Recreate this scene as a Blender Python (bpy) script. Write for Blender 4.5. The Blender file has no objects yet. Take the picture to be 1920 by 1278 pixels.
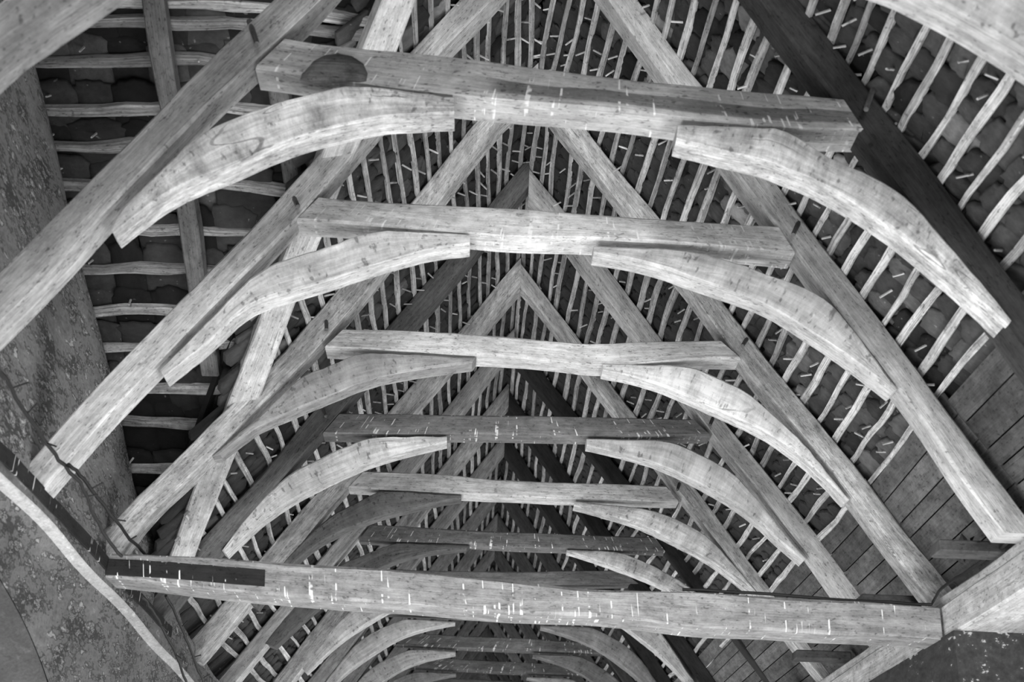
import bpy, math, random
from mathutils import Vector, Matrix
from math import sin, cos, pi

# ------------------------------------------------------------------ camera, world, exposure
SC = bpy.context.scene
COL = SC.collection
FPX = 2400.0                                   # focal length in pixels of the 1920 x 1278 frame
PITCH, YAW, ROLL = 0.43292, 0.02196, 0.03581
CAMX, CAMZ = -0.24875, 1.6
ZO = CAMZ
cp, sp, cy, sy = cos(PITCH), sin(PITCH), cos(YAW), sin(YAW)
FW = Vector((sy * cp, cy * cp, sp))
RI0 = Vector((cy, -sy, 0)); UP0 = RI0.cross(FW)
RI = RI0 * cos(ROLL) + UP0 * sin(ROLL)
UP = -RI0 * sin(ROLL) + UP0 * cos(ROLL)
cam_d = bpy.data.cameras.new('camera')
cam = bpy.data.objects.new('camera', cam_d); COL.objects.link(cam)
cam.matrix_world = Matrix(((RI.x, UP.x, -FW.x, CAMX), (RI.y, UP.y, -FW.y, 0), (RI.z, UP.z, -FW.z, CAMZ), (0, 0, 0, 1)))
cam_d.sensor_fit = 'HORIZONTAL'; cam_d.sensor_width = 36.0; cam_d.lens = FPX / 1920.0 * 36.0
cam_d.clip_start = 0.05; cam_d.clip_end = 200
cam_d.dof.use_dof = True; cam_d.dof.focus_distance = 8.6; cam_d.dof.aperture_fstop = 3.2
SC.camera = cam

w = bpy.data.worlds.new('daylight'); SC.world = w; w.use_nodes = True
bg = w.node_tree.nodes['Background']; bg.inputs[0].default_value = (1, 1, 1, 1); bg.inputs[1].default_value = 0.75

SC.view_settings.view_transform = 'Standard'; SC.view_settings.look = 'None'
SC.view_settings.gamma = 1.0; SC.view_settings.use_curve_mapping = False
SC.view_settings.exposure = 0.34
SC.cycles.adaptive_threshold = 0.04; SC.cycles.max_bounces = 3; SC.cycles.diffuse_bounces = 3; SC.cycles.glossy_bounces = 1


def area_light(name, loc, target, sx, sy_, power):
    d = bpy.data.lights.new(name, 'AREA'); d.shape = 'RECTANGLE'; d.size = sx; d.size_y = sy_; d.energy = power
    o = bpy.data.objects.new(name, d); COL.objects.link(o); o.location = loc
    o.rotation_euler = (Vector(target) - Vector(loc)).to_track_quat('-Z', 'Y').to_euler()
    return o


# daylight from the tall windows low in both side walls
for yy in (4.5, 12.5):
    area_light('window_daylight', (-2.06, yy, .75), (1.6, yy + .6, 2.6), 5.2, 1.3, 115)
    area_light('window_daylight', (2.04, yy + .8, .75), (-1.6, yy + 1.4, 2.6), 5.2, 1.3, 115)

# unseen fill light added behind the viewpoint to brighten the timbers' front faces
area_light('west_fill_light', (0, -11.8, 2.2), (0, 6, 3.2), 3.0, 3.4, 1500)

# ------------------------------------------------------------------ helpers
R = random.Random(7)
M_, HA = 0.68336, 5.0                          # roof: half width per metre of drop, ridge height above the camera
TY = {0: 3.08, 1: 4.258, 2: 5.282, 3: 6.585, 4: 7.727, 5: 9.099, 6: 10.435, 7: 11.844, 8: 13.20, 9: 14.732, 10: 16.178,
      11: 17.545, 12: 18.93, 13: 20.3, 14: 21.7, 15: 23.05, 16: 24.4, 17: 25.8}


def ray(q):
    return FW * FPX + RI * (q[0] - 960) - UP * (q[1] - 639)


def onY(q, Y):                                 # point of the photograph on a truss plane -> (X, Z)
    d = ray(q); t = Y / d.y
    return (CAMX + d.x * t, d.z * t)


def onX(q, X):                                 # ... on a side wall -> (Y, Z)
    d = ray(q); t = (X - CAMX) / d.x
    return (d.y * t, d.z * t)


def pts(l, Y):
    return [onY(q, Y) for q in l]


def props(o, label=None, cat=None, group=None, kind=None):
    if label: o['label'] = label
    if cat: o['category'] = cat
    if group: o['group'] = group
    if kind: o['kind'] = kind
    return o


def empty(name, loc, parent=None):
    o = bpy.data.objects.new(name, None); COL.objects.link(o); o.location = loc
    o.empty_display_size = 0.1
    if parent: o.parent = parent
    return o


def link_mesh(name, verts, faces, mat, parent=None, tone=0.5, uvs=None, smooth=None):
    """one mesh object, origin at its centre; verts in world coordinates"""
    c = Vector((0, 0, 0))
    for v in verts: c += Vector(v)
    c /= len(verts)
    me = bpy.data.meshes.new(name)
    me.from_pydata([tuple(Vector(v) - c) for v in verts], [], faces)
    if uvs:
        ul = me.uv_layers.new(name='UVMap')
        k = 0
        for fi, f in enumerate(faces):
            for j in range(len(f)):
                ul.data[k].uv = uvs[fi][j]; k += 1
    me.materials.append(mat)
    if smooth is not None:
        for p in me.polygons: p.use_smooth = True
        me.set_sharp_from_angle(angle=math.radians(smooth))
    me.update()
    o = bpy.data.objects.new(name, me); COL.objects.link(o)
    if parent:
        o.parent = parent
        b = Vector((0, 0, 0)); p = parent
        while p: b += p.location; p = p.parent
        o.location = c - b
    else:
        o.location = c
    o.color = (tone, tone, tone, 1)
    return o


def resample(l, n):
    d = [0]
    for a, b in zip(l, l[1:]): d.append(d[-1] + math.dist(a, b))
    out = []; j = 0
    for i in range(n):
        s = d[-1] * i / (n - 1)
        while j < len(l) - 2 and d[j + 1] < s: j += 1
        t = (s - d[j]) / max(1e-9, d[j + 1] - d[j])
        out.append(tuple(l[j][k] + (l[j + 1][k] - l[j][k]) * t for k in range(len(l[0]))))
    return out


def smooth_pl(l, it=2):                        # round the corners of a measured outline
    for _ in range(it):
        o = [l[0]]
        for a, b in zip(l, l[1:]):
            o.append(tuple(a[k] * .75 + b[k] * .25 for k in range(2))); o.append(tuple(a[k] * .25 + b[k] * .75 for k in range(2)))
        o.append(l[-1]); l = o
    return l


class Wob:
    def __init__(s, amp, freq=2.2):
        s.a = [(amp * R.uniform(.3, 1) / (k + 1), freq * (k + 1) * R.uniform(.7, 1.3), R.uniform(0, 6.28)) for k in range(4)]

    def __call__(s, x): return sum(a * sin(f * x + p) for a, f, p in s.a)


def loft(name, up, lo, Y, wd, mat, parent=None, tone=.5, wob=.005, ch=.009, step=.07, rough=.0015):
    """squared timber: upper and lower outline of its near face on the plane Y, running back wd metres"""
    L = sum(math.dist(a, b) for a, b in zip(up, up[1:]))
    n = max(6, min(60, int(L / step) + 2))
    U = resample(up, n); D = resample(lo, n)
    w1, w2, w3, w4 = Wob(wob), Wob(wob), Wob(wob), Wob(wob)
    V = []; F = []; UV = []
    s = R.uniform(0, 9)
    us = [0]
    for i in range(1, n): us.append(us[-1] + (math.dist(U[i], U[i - 1]) + math.dist(D[i], D[i - 1])) / 2)
    rings = []
    for i in range(n):
        u = us[i]
        a = Vector(U[i]); b = Vector(D[i]); v = a - b; h = v.length; v = v / max(h, 1e-6)
        a = a + v * (w1(u + s) + R.uniform(-rough, rough)); b = b + v * (w2(u + s) + R.uniform(-rough, rough) * .5)
        y0 = Y + w3(u) * .6; y1 = Y + wd + w4(u)
        c = min(ch * (1 + .5 * sin(5 * u + s)), h * .3, wd * .3)
        ring = [(a - v * c, y0), (b + v * c, y0), (b, y0 + c), (b, y1 - c), (b + v * c, y1), (a - v * c, y1), (a, y1 - c), (a, y0 + c)]
        rings.append(len(V))
        for p, y in ring: V.append((p.x, y, p.y + ZO))
    per = [0, h, h + .01, h + wd, h + wd + .01, 2 * h + wd, 2 * h + wd + .01, 2 * h + 2 * wd, 2 * h + 2 * wd + .01]
    for i in range(n - 1):
        for k in range(8):
            k2 = (k + 1) % 8
            F.append((rings[i] + k, rings[i + 1] + k, rings[i + 1] + k2, rings[i] + k2))
            UV.append(((us[i], per[k]), (us[i + 1], per[k]), (us[i + 1], per[k + 1]), (us[i], per[k + 1])))
    for r0, rev in ((rings[0], False), (rings[-1], True)):
        f = tuple(range(r0, r0 + 8)); f = f[::-1] if rev else f
        F.append(f); UV.append(tuple((.3 * V[q][0] + V[q][2], V[q][1] * .3) for q in f))
    # keep normals outward whichever way the outline runs
    a = Vector(V[F[0][1]]) - Vector(V[F[0][0]]); b = Vector(V[F[0][2]]) - Vector(V[F[0][1]])
    if a.cross(b).y > 0:
        F = [f[::-1] for f in F]; UV = [u[::-1] for u in UV]
    return link_mesh(name, V, F, mat, parent, tone, UV, smooth=28)


def box(name, x0, x1, y0, y1, z0, z1, mat, parent=None, tone=.5, bev=.006):
    """z relative to the camera height"""
    b = min(bev, (x1 - x0) / 3, (y1 - y0) / 3, (z1 - z0) / 3)
    V = []
    for sx in (0, 1):
        for sy_ in (0, 1):
            for sz in (0, 1):
                X, Y, Z = (x0, x1)[sx], (y0, y1)[sy_], (z0, z1)[sz]
                dx, dy, dz = (b, -b)[sx], (b, -b)[sy_], (b, -b)[sz]
                V += [(X, Y + dy, Z + dz + ZO), (X + dx, Y, Z + dz + ZO), (X + dx, Y + dy, Z + ZO)]
    import itertools
    F = []; UV = []
    idx = lambda a, b_, c, k: (a * 4 + b_ * 2 + c) * 3 + k
    def add(f):
        pl = [Vector(V[q]) for q in f]
        nrm = (pl[1] - pl[0]).cross(pl[2] - pl[1]); mid = sum(pl, Vector()) / len(pl) - Vector(((x0 + x1) / 2, (y0 + y1) / 2, (z0 + z1) / 2 + ZO))
        if nrm.dot(mid) < 0: f = f[::-1]
        F.append(tuple(f))
        dims = (x1 - x0, y1 - y0, z1 - z0); ax = dims.index(max(dims)); ot = [k for k in range(3) if k != ax]
        UV.append(tuple((V[q][ax], V[q][ot[0]] + V[q][ot[1]]) for q in f))
    for s in (0, 1):
        add([idx(s, 0, 0, 0), idx(s, 1, 0, 0), idx(s, 1, 1, 0), idx(s, 0, 1, 0)])
        add([idx(0, s, 0, 1), idx(1, s, 0, 1), idx(1, s, 1, 1), idx(0, s, 1, 1)])
        add([idx(0, 0, s, 2), idx(1, 0, s, 2), idx(1, 1, s, 2), idx(0, 1, s, 2)])
    for a in (0, 1):
        for b_ in (0, 1):
            add([idx(a, b_, 0, 0), idx(a, b_, 0, 1), idx(a, b_, 1, 1), idx(a, b_, 1, 0)])
            add([idx(a, 0, b_, 0), idx(a, 0, b_, 2), idx(a, 1, b_, 2), idx(a, 1, b_, 0)])
            add([idx(0, a, b_, 1), idx(0, a, b_, 2), idx(1, a, b_, 2), idx(1, a, b_, 1)])
            for c in (0, 1): add([idx(a, b_, c, 0), idx(a, b_, c, 1), idx(a, b_, c, 2)])
    return link_mesh(name, V, F, mat, parent, tone, UV)


def tube(name, path, rad, mat, parent=None, tone=.5, sides=6, taper=1.0, flat=1.0):
    """path: world points"""
    V = []; F = []; UV = []
    n = len(path); P = [Vector(p) for p in path]; u = 0
    us = []
    for i in range(n):
        t = (P[min(i + 1, n - 1)] - P[max(i - 1, 0)]).normalized()
        a = t.cross(Vector((0.13, 0.21, 1))); a = a.normalized() if a.length > .05 else t.cross(Vector((1, 0, 0))).normalized()
        b = t.cross(a); r = rad * (1 + (taper - 1) * i / max(1, n - 1))
        if i: u += (P[i] - P[i - 1]).length
        us.append(u)
        for k in range(sides):
            an = 2 * pi * k / sides
            V.append(tuple(P[i] + a * cos(an) * r + b * sin(an) * r * flat))
    for i in range(n - 1):
        for k in range(sides):
            k2 = (k + 1) % sides
            F.append((i * sides + k, i * sides + k2, (i + 1) * sides + k2, (i + 1) * sides + k))
            v0, v1 = k * rad, (k + 1) * rad
            UV.append(((us[i], v0), (us[i], v1), (us[i + 1], v1), (us[i + 1], v0)))
    F.append(tuple(range(sides))[::-1]); UV.append(tuple((0, .01 * k) for k in range(sides)))
    F.append(tuple((n - 1) * sides + k for k in range(sides))); UV.append(tuple((u, .01 * k) for k in range(sides)))
    return link_mesh(name, V, F, mat, parent, tone, UV, smooth=50)


# ------------------------------------------------------------------ materials
class NT:
    def __init__(s, name, rough=.85):
        s.m = bpy.data.materials.new(name); s.m.use_nodes = True; s.t = s.m.node_tree
        s.b = s.t.nodes['Principled BSDF']; s.b.inputs['Roughness'].default_value = rough
        s.b.inputs['Specular IOR Level'].default_value = .25

    def n(s, ty, **kw):
        o = s.t.nodes.new(ty)
        for k, v in kw.items(): setattr(o, k, v)
        return o

    def put(s, sock, v):
        if hasattr(v, 'links') or isinstance(v, bpy.types.NodeSocket): s.t.links.new(v, sock)
        else: sock.default_value = v

    def math(s, op, a, b=0.0, c=None, clamp=False):
        o = s.n('ShaderNodeMath', operation=op, use_clamp=clamp)
        s.put(o.inputs[0], a); s.put(o.inputs[1], b)
        if c is not None: s.put(o.inputs[2], c)
        return o.outputs[0]

    def noise(s, vec, scale=1.0, detail=4.0, rough=.55, dist=0.0):
        o = s.n('ShaderNodeTexNoise'); s.put(o.inputs['Vector'], vec)
        o.inputs['Scale'].default_value = scale; o.inputs['Detail'].default_value = detail
        o.inputs['Roughness'].default_value = rough; o.inputs['Distortion'].default_value = dist
        return o.outputs[0]

    def xyz(s, x, y, z):
        o = s.n('ShaderNodeCombineXYZ'); s.put(o.inputs[0], x); s.put(o.inputs[1], y); s.put(o.inputs[2], z)
        return o.outputs[0]

    def ramp(s, v, a, b, lo=0.0, hi=1.0):      # smooth step from a to b
        o = s.n('ShaderNodeMapRange', interpolation_type='SMOOTHSTEP')
        s.put(o.inputs[0], v); o.inputs[1].default_value = a; o.inputs[2].default_value = b
        s.put(o.inputs[3], lo); s.put(o.inputs[4], hi)
        return o.outputs[0]

    def uv(s):
        o = s.n('ShaderNodeUVMap'); p = s.n('ShaderNodeSeparateXYZ'); s.t.links.new(o.outputs[0], p.inputs[0])
        return p.outputs[0], p.outputs[1]

    def obj(s):
        o = s.n('ShaderNodeObjectInfo'); p = s.n('ShaderNodeSeparateColor'); s.t.links.new(o.outputs['Color'], p.inputs[0])
        return p.outputs[0], o.outputs['Random']

    def coords(s):
        o = s.n('ShaderNodeTexCoord'); return o.outputs['Object']

    def geo_pos(s):
        o = s.n('ShaderNodeNewGeometry'); return o.outputs['Position']

    def done(s, val, height=None, bump=.3, dist=.01):
        c = s.n('ShaderNodeCombineColor')
        for k in range(3): s.put(c.inputs[k], val)
        s.t.links.new(c.outputs[0], s.b.inputs['Base Color'])
        if height is not None:
            bn = s.n('ShaderNodeBump'); bn.inputs['Strength'].default_value = bump; bn.inputs['Distance'].default_value = dist
            s.put(bn.inputs['Height'], height); s.t.links.new(bn.outputs[0], s.b.inputs['Normal'])
        return s.m


def wood(name, grain=.5, blotch=.5, crack=1.0, drips=0.0, bump=.35, fine=150.0, stain=0.0):
    k = NT(name)
    tone, rnd = k.obj(); u, v = k.uv()
    r = k.math('MULTIPLY', rnd, 60.0)
    sc = lambda a, b, o: k.xyz(k.math('MULTIPLY', u, a), k.math('MULTIPLY', v, b), k.math('ADD', r, o))
    g1 = k.noise(sc(3.0, fine, 0.0), 1, 3, .7, .4)                      # fine grain
    g2 = k.noise(sc(1.4, 32.0, 5.0), 1, 2, .6, .9)                      # broader streaks
    bl = k.noise(sc(9.0, 14.0, 9.0), 1, 6, .80)                     # mottling
    wh = k.noise(sc(2.2, 5.0, 15.0), 1, 4, .66)                      # limewash bloom and dirt
    sp_ = k.noise(sc(38.0, 75.0, 1.0), 1, 1, .6)
    cr = k.noise(sc(1.0, 26.0, 21.0), 1, 2, .5, .6)
    crk = k.ramp(k.math('ABSOLUTE', k.math('SUBTRACT', cr, .5)), .0015, .008)     # 0 in a crack
    msk = k.ramp(wh, .47, .56)
    crk = k.math('MAXIMUM', crk, k.math('SUBTRACT', 1.0, k.math('MULTIPLY', msk, .8 * crack)))
    mul = lambda n, amt: k.math('MULTIPLY_ADD', k.math('SUBTRACT', n, .5), amt, 1.0)
    f = k.math('MULTIPLY', mul(g1, grain * 2.8), mul(g2, grain * 1.7))
    f = k.math('MULTIPLY', f, mul(bl, blotch * 5.2))
    f = k.math('MULTIPLY', f, mul(wh, blotch * 3.2))
    pits = k.math('MAXIMUM', k.ramp(sp_, .30, .40, .50, 1.0), k.ramp(bl, .42, .56))
    f = k.math('MAXIMUM', k.math('MULTIPLY', f, pits), .12)
    f = k.math('MULTIPLY', f, k.math('MULTIPLY_ADD', crk, .70, .30))
    val = k.math('MULTIPLY', tone, f)
    if stain:                                   # long dark water stain along the middle of the timber
        sn = k.math('ADD', k.math('MULTIPLY', k.noise(k.xyz(k.math('MULTIPLY', u, 1.6), 0.0, 3.0), 1, 2, .5), .07), k.math('SUBTRACT', v, .085))
        inside = k.math('MULTIPLY', k.ramp(sn, .022, .028), k.ramp(v, .150, .132))
        inside = k.math('MULTIPLY', inside, k.ramp(u, .75, 1.0))
        val = k.math('MULTIPLY', val, k.math('SUBTRACT', 1.0, k.math('MULTIPLY', inside, stain)))
    if drips:                                   # white lime and bird-lime runs down the face
        d1 = k.noise(k.xyz(k.math('MULTIPLY', u, 60.0), k.math('MULTIPLY', v, 2.2), 2.0), 1, 1, .4)
        d2 = k.noise(k.xyz(k.math('MULTIPLY', u, 12.0), k.math('MULTIPLY', v, 16.0), 8.0), 1, 2, .5)
        dm = k.math('MULTIPLY', k.ramp(d1, .63, .67), k.ramp(d2, .48, .56))
        val = k.math('MULTIPLY_ADD', dm, k.math('SUBTRACT', .85 * drips, k.math('MULTIPLY', val, drips)), val)
    val = k.math('MINIMUM', k.math('MAXIMUM', val, .008), .88)
    h = k.math('MULTIPLY_ADD', g1, .35, k.math('MULTIPLY', bl, 1.1))
    return k.done(val, h, bump, .012)


OAK = wood('weathered_oak', .42, .36, .7)
OAKD = wood('oak_with_lime_drips', .40, .40, .5, drips=.8)
OAKS = wood('stained_oak_collar', .38, .32, .4, drips=.7, stain=.62)
OLD = wood('rough_old_oak', .5, .52, 1.0, bump=.6)
BATT = wood('riven_oak_batten', 1.15, .40, 1.0, bump=.4, fine=260.0)
BOARD = wood('eave_board_wood', .35, .5, .4, bump=.2)
BLACK = wood('black_paint_on_timber', .3, .3, .2, drips=.9, bump=.2)


def mk_plaster(name, dark=.13, light=.46, rims=.55, lo=.45, hi=.56):
    k = NT(name, .95)
    p = k.geo_pos(); tone, rnd = k.obj()
    mp = k.n('ShaderNodeMapping'); mp.inputs['Scale'].default_value = (1.0, .42, 1.15); mp.inputs['Rotation'].default_value = (.25, 0, 0)
    k.t.links.new(p, mp.inputs['Vector']); q = mp.outputs[0]
    big = k.noise(q, 1.5, 5, .6)
    fl = k.noise(q, 6.0, 5, .66)
    fl2 = k.noise(q, 24.0, 4, .65)
    fine = k.noise(p, 55, 4, .7)
    rim = k.math('MULTIPLY', k.ramp(k.math('ABSOLUTE', k.math('SUBTRACT', fl2, .57)), .0, .03, 1.0, 0.0), k.ramp(fl, .48, .60))
    mk = k.ramp(k.math('MULTIPLY_ADD', k.math('SUBTRACT', fl2, .5), .7, fl), lo, hi)
    base = k.math('MULTIPLY_ADD', mk, dark - light, light)                # flaked away -> darker render
    base = k.math('MULTIPLY_ADD', rim, rims, base)
    base = k.math('MULTIPLY_ADD', k.ramp(fl2, .60, .66), rims * .9, base)          # surviving limewash chips
    mul = lambda n, amt: k.math('MULTIPLY_ADD', k.math('SUBTRACT', n, .5), amt, 1.0)
    base = k.math('MULTIPLY', base, mul(big, 1.3)); base = k.math('MULTIPLY', base, mul(fine, .9)); base = k.math('MULTIPLY', base, mul(fl2, 1.7))
    val = k.math('MINIMUM', k.math('MAXIMUM', k.math('MULTIPLY', base, k.math('MULTIPLY', tone, 2.0)), .01), .85)
    h = k.math('ADD', k.math('MULTIPLY', fl, -.8), k.math('MULTIPLY', fl2, .5))
    return k.done(val, h, .55, .03)


PLASTER = mk_plaster('flaking_limewash_plaster')
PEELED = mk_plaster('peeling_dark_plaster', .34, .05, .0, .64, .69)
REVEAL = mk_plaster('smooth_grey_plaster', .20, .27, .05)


def mk_stone(name):
    k = NT(name, .9)
    tone, rnd = k.obj(); c = k.coords()
    off = k.n('ShaderNodeVectorMath', operation='ADD'); k.t.links.new(c, off.inputs[0])
    k.t.links.new(k.xyz(k.math('MULTIPLY', rnd, 40.0), 0.0, 0.0), off.inputs[1])
    a = k.noise(off.outputs[0], 9, 5, .6); b = k.noise(off.outputs[0], 45, 3, .6)
    f = k.math('MULTIPLY_ADD', k.math('SUBTRACT', a, .5), 1.7, 1.0)
    f = k.math('MULTIPLY', f, k.math('MULTIPLY_ADD', k.math('SUBTRACT', b, .5), .6, 1.0))
    val = k.math('MULTIPLY', tone, f)
    sp_ = k.ramp(k.noise(off.outputs[0], 26, 2, .5), .70, .76)
    val = k.math('MULTIPLY_ADD', sp_, .12, val)
    val = k.math('MINIMUM', k.math('MAXIMUM', val, .008), .7)
    return k.done(val, k.math('ADD', a, k.math('MULTIPLY', b, .4)), .5, .02)


SLATE = mk_stone('stone_slate')


def plain(name, v, rough=.8):
    k = NT(name, rough); tone, rnd = k.obj(); n = k.noise(k.coords(), 30, 3, .6)
    return k.done(k.math('MULTIPLY', k.math('MULTIPLY_ADD', k.math('SUBTRACT', n, .5), .8, 1.0), v), n, .2, .005)


CABLE = plain('black_cable_sheath', .018, .55)
DARKSH = plain('dark_slate_backing', .02, .95)
PEGM = wood('oak_peg', .6, .4)

# ------------------------------------------------------------------ the roof trusses
OUT_L = {1: [(510, 4), (328, 168), (47, 463), (0, 512)], 2: [(764, 98), (620, 262), (478, 420), (106, 806)],
         3: [(892, 226), (775, 375), (645, 530), (536, 653), (306, 883), (219, 965)],
         4: [(965, 324), (917, 383), (843, 480), (725, 615), (588, 770), (480, 898), (357, 1034)],
         5: [(960, 500), (860, 620), (785, 705), (728, 773), (600, 918), (563, 958)],
         6: [(895, 692), (830, 775), (760, 855), (735, 883)], 7: [(906, 775), (855, 841), (819, 885)]}
OUT_R = {1: [(1508, 7), (1862, 463), (1920, 541)], 2: [(1201, 0), (1300, 135), (1453, 332), (1548, 463), (1818, 817), (1858, 876)],
         3: [(1107, 248), (1231, 401), (1416, 638), (1475, 715), (1617, 883), (1712, 1013)],
         4: [(1058, 393), (1130, 490), (1245, 638), (1361, 788), (1440, 883), (1570, 1045)],
         5: [(980, 495), (1090, 638), (1133, 700), (1195, 780), (1300, 910), (1338, 958)],
         6: [(1020, 700), (1083, 778), (1140, 850), (1183, 905)], 7: [(1028, 834), (1077, 903)]}


def rafter_line(i, side):
    """outer edge as (offset from the true roof plane along X) against Z"""
    src = (OUT_L if side < 0 else OUT_R).get(i)
    if not src: return lambda Z: side * M_ * (HA - Z)
    P = sorted([(z, x - side * M_ * (HA - z)) for x, z in pts(src, TY[i])])
    n = len(P); mz = sum(p[0] for p in P) / n; mx = sum(p[1] for p in P) / n
    sl = sum((p[0] - mz) * (p[1] - mx) for p in P) / max(1e-6, sum((p[0] - mz) ** 2 for p in P))
    sl = max(-.16, min(.16, sl))
    def f(Z):
        lin = mx + sl * (Z - mz)
        res = [(z, x - (mx + sl * (z - mz))) for z, x in P]
        if Z <= res[0][0]: r = res[0][1] * max(0, 1 - (res[0][0] - Z) / .4)
        elif Z >= res[-1][0]: r = res[-1][1] * max(0, 1 - (Z - res[-1][0]) / .4)
        else:
            for (z0, r0), (z1, r1) in zip(res, res[1:]):
                if z0 <= Z <= z1: r = r0 + (r1 - r0) * (Z - z0) / max(1e-6, z1 - z0); break
        return side * M_ * (HA - Z) + lin + r
    return f


LINES = {(i, s): rafter_line(i, s) for i in TY for s in (-1, 1)}

COLT = {1: [(536, 69), (600, 80), (960, 116), (1300, 160), (1581, 182)], 2: [(600, 366), (645, 371), (960, 391), (1200, 406), (1440, 420), (1458, 421)],
        3: [(645, 615), (800, 619), (943, 628), (1050, 640), (1110, 645), (1220, 638), (1348, 635)], 4: [(638, 773), (960, 779), (1298, 783)],
        5: [(683, 882), (800, 887), (960, 899), (1248, 910)], 6: [(695, 983), (960, 997), (1228, 1006)], 7: [(730, 1066), (960, 1071), (1165, 1069)],
        9: [(773, 1186), (960, 1196), (1160, 1205)], 10: [(803, 1231), (960, 1240), (1118, 1247)]}
COLA = {1: [(478, 124), (655, 150), (921, 182), (1190, 211), (1300, 226), (1621, 242)], 2: [(555, 411), (830, 428), (960, 440), (1110, 445), (1300, 458), (1440, 468), (1493, 475)],
        3: [(608, 650), (760, 657), (905, 665), (1020, 672), (1110, 683), (1180, 682), (1323, 671), (1391, 672)], 4: [(605, 811), (960, 815), (1333, 815)],
        5: [(653, 913), (820, 922), (960, 932), (1273, 940)], 6: [(673, 1011), (960, 1023), (1248, 1033)], 7: [(704, 1092), (960, 1096), (1198, 1094)],
        9: [(742, 1208), (960, 1218), (1173, 1227)], 10: [(765, 1250), (960, 1261), (1143, 1267)]}
# braces: (upper edge, lower edge) of the near face, from the collar end down to the foot
BR_L = {0: ([(412, -252), (292, -187), (142, -97), (-8, 18), (-108, 118), (-238, 268), (-308, 358)],
            [(412, -172), (322, -117), (187, -30), (87, 40), (-8, 106), (-128, 213), (-258, 348)]),
        1: ([(852, 179), (760, 168), (656, 157), (590, 172), (532, 190), (452, 215), (368, 252), (306, 310), (219, 397), (206, 425)],
            [(852, 215), (770, 217), (709, 219), (640, 233), (547, 257), (437, 306), (380, 330), (321, 358), (262, 402), (216, 440)]),
        2: ([(881, 440), (800, 434), (735, 430), (700, 432), (665, 440), (605, 463), (545, 478), (480, 505), (419, 566), (340, 650), (299, 691)],
            [(881, 458), (840, 462), (793, 470), (705, 495), (620, 522), (550, 542), (480, 564), (440, 590), (394, 637), (350, 672), (308, 706)]),
        3: ([(893, 668), (800, 664), (680, 660), (643, 673), (608, 688), (563, 700), (518, 743), (480, 783), (440, 815), (397, 854)],
            [(885, 680), (860, 684), (780, 694), (693, 709), (640, 730), (580, 755), (530, 778), (480, 799), (456, 818), (412, 851)]),
        4: ([(838, 818), (760, 817), (688, 817), (635, 840), (585, 863), (543, 885), (510, 915), (480, 948), (450, 985), (416, 1031)],
            [(838, 829), (780, 841), (705, 861), (635, 890), (595, 909), (555, 930), (520, 953), (490, 975), (460, 1002), (424, 1038)]),
        5: ([(865, 928), (790, 923), (715, 918), (693, 928), (630, 958), (603, 978), (566, 1015), (530, 1053), (505, 1085), (470, 1130)],
            [(865, 934), (810, 944), (730, 963), (690, 976), (655, 990), (605, 1015), (575, 1035), (545, 1060), (515, 1095), (482, 1140)]),
        6: ([(880, 1022), (800, 1019), (738, 1017), (680, 1041), (635, 1059), (600, 1085), (565, 1120), (530, 1160), (495, 1205)],
            [(875, 1028), (830, 1032), (780, 1039), (730, 1056), (690, 1075), (650, 1100), (610, 1128), (570, 1160), (515, 1212)])}
BR_R = {1: ([(1271, 233), (1348, 237), (1420, 240), (1475, 244), (1548, 295), (1621, 321), (1701, 361), (1760, 425), (1854, 540), (1898, 599)],
            [(1268, 262), (1322, 274), (1424, 294), (1490, 320), (1548, 346), (1639, 401), (1700, 445), (1767, 502), (1830, 555), (1890, 610)]),
        2: ([(1113, 460), (1200, 462), (1260, 463), (1310, 468), (1400, 497), (1440, 516), (1500, 535), (1548, 559), (1580, 590), (1625, 650), (1683, 728)],
            [(1113, 474), (1160, 480), (1223, 493), (1311, 525), (1380, 548), (1440, 570), (1490, 600), (1548, 640), (1590, 670), (1635, 705), (1674, 735)]),
        3: ([(1130, 683), (1210, 683), (1293, 683), (1330, 700), (1385, 725), (1420, 748), (1504, 825), (1550, 880), (1595, 935)],
            [(1130, 692), (1185, 703), (1248, 723), (1335, 763), (1390, 788), (1440, 813), (1475, 838), (1530, 880), (1588, 938)]),
        4: ([(1100, 823), (1180, 823), (1253, 823), (1285, 838), (1335, 863), (1383, 890), (1435, 955), (1480, 1010), (1512, 1045)],
            [(1100, 834), (1173, 852), (1235, 870), (1310, 905), (1350, 927), (1385, 948), (1424, 978), (1470, 1020), (1508, 1050)]),
        5: ([(1078, 939), (1140, 945), (1205, 953), (1235, 960), (1273, 975), (1330, 1005), (1375, 1055), (1420, 1108)],
            [(1076, 948), (1110, 956), (1148, 968), (1198, 983), (1260, 1012), (1335, 1052), (1375, 1082), (1414, 1112)]),
        6: ([(1063, 1031), (1110, 1032), (1158, 1033), (1198, 1048), (1260, 1078), (1310, 1110), (1345, 1150), (1378, 1190)],
            [(1064, 1034), (1110, 1048), (1173, 1071), (1223, 1091), (1265, 1112), (1300, 1135), (1335, 1162), (1372, 1194)])}
# shape of a typical brace in metres: distance from the axis, height above the camera
TB_U = [(.44, 2.895), (.70, 2.90), (.96, 2.90), (1.08, 2.85), (1.24, 2.77), (1.38, 2.68), (1.50, 2.56), (1.62, 2.38), (1.78, 2.12)]
TB_L = [(.44, 2.865), (.60, 2.83), (.76, 2.79), (.92, 2.73), (1.06, 2.66), (1.25, 2.53), (1.40, 2.42), (1.55, 2.29), (1.74, 2.08)]

P_, D_ = .50, .05
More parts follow.
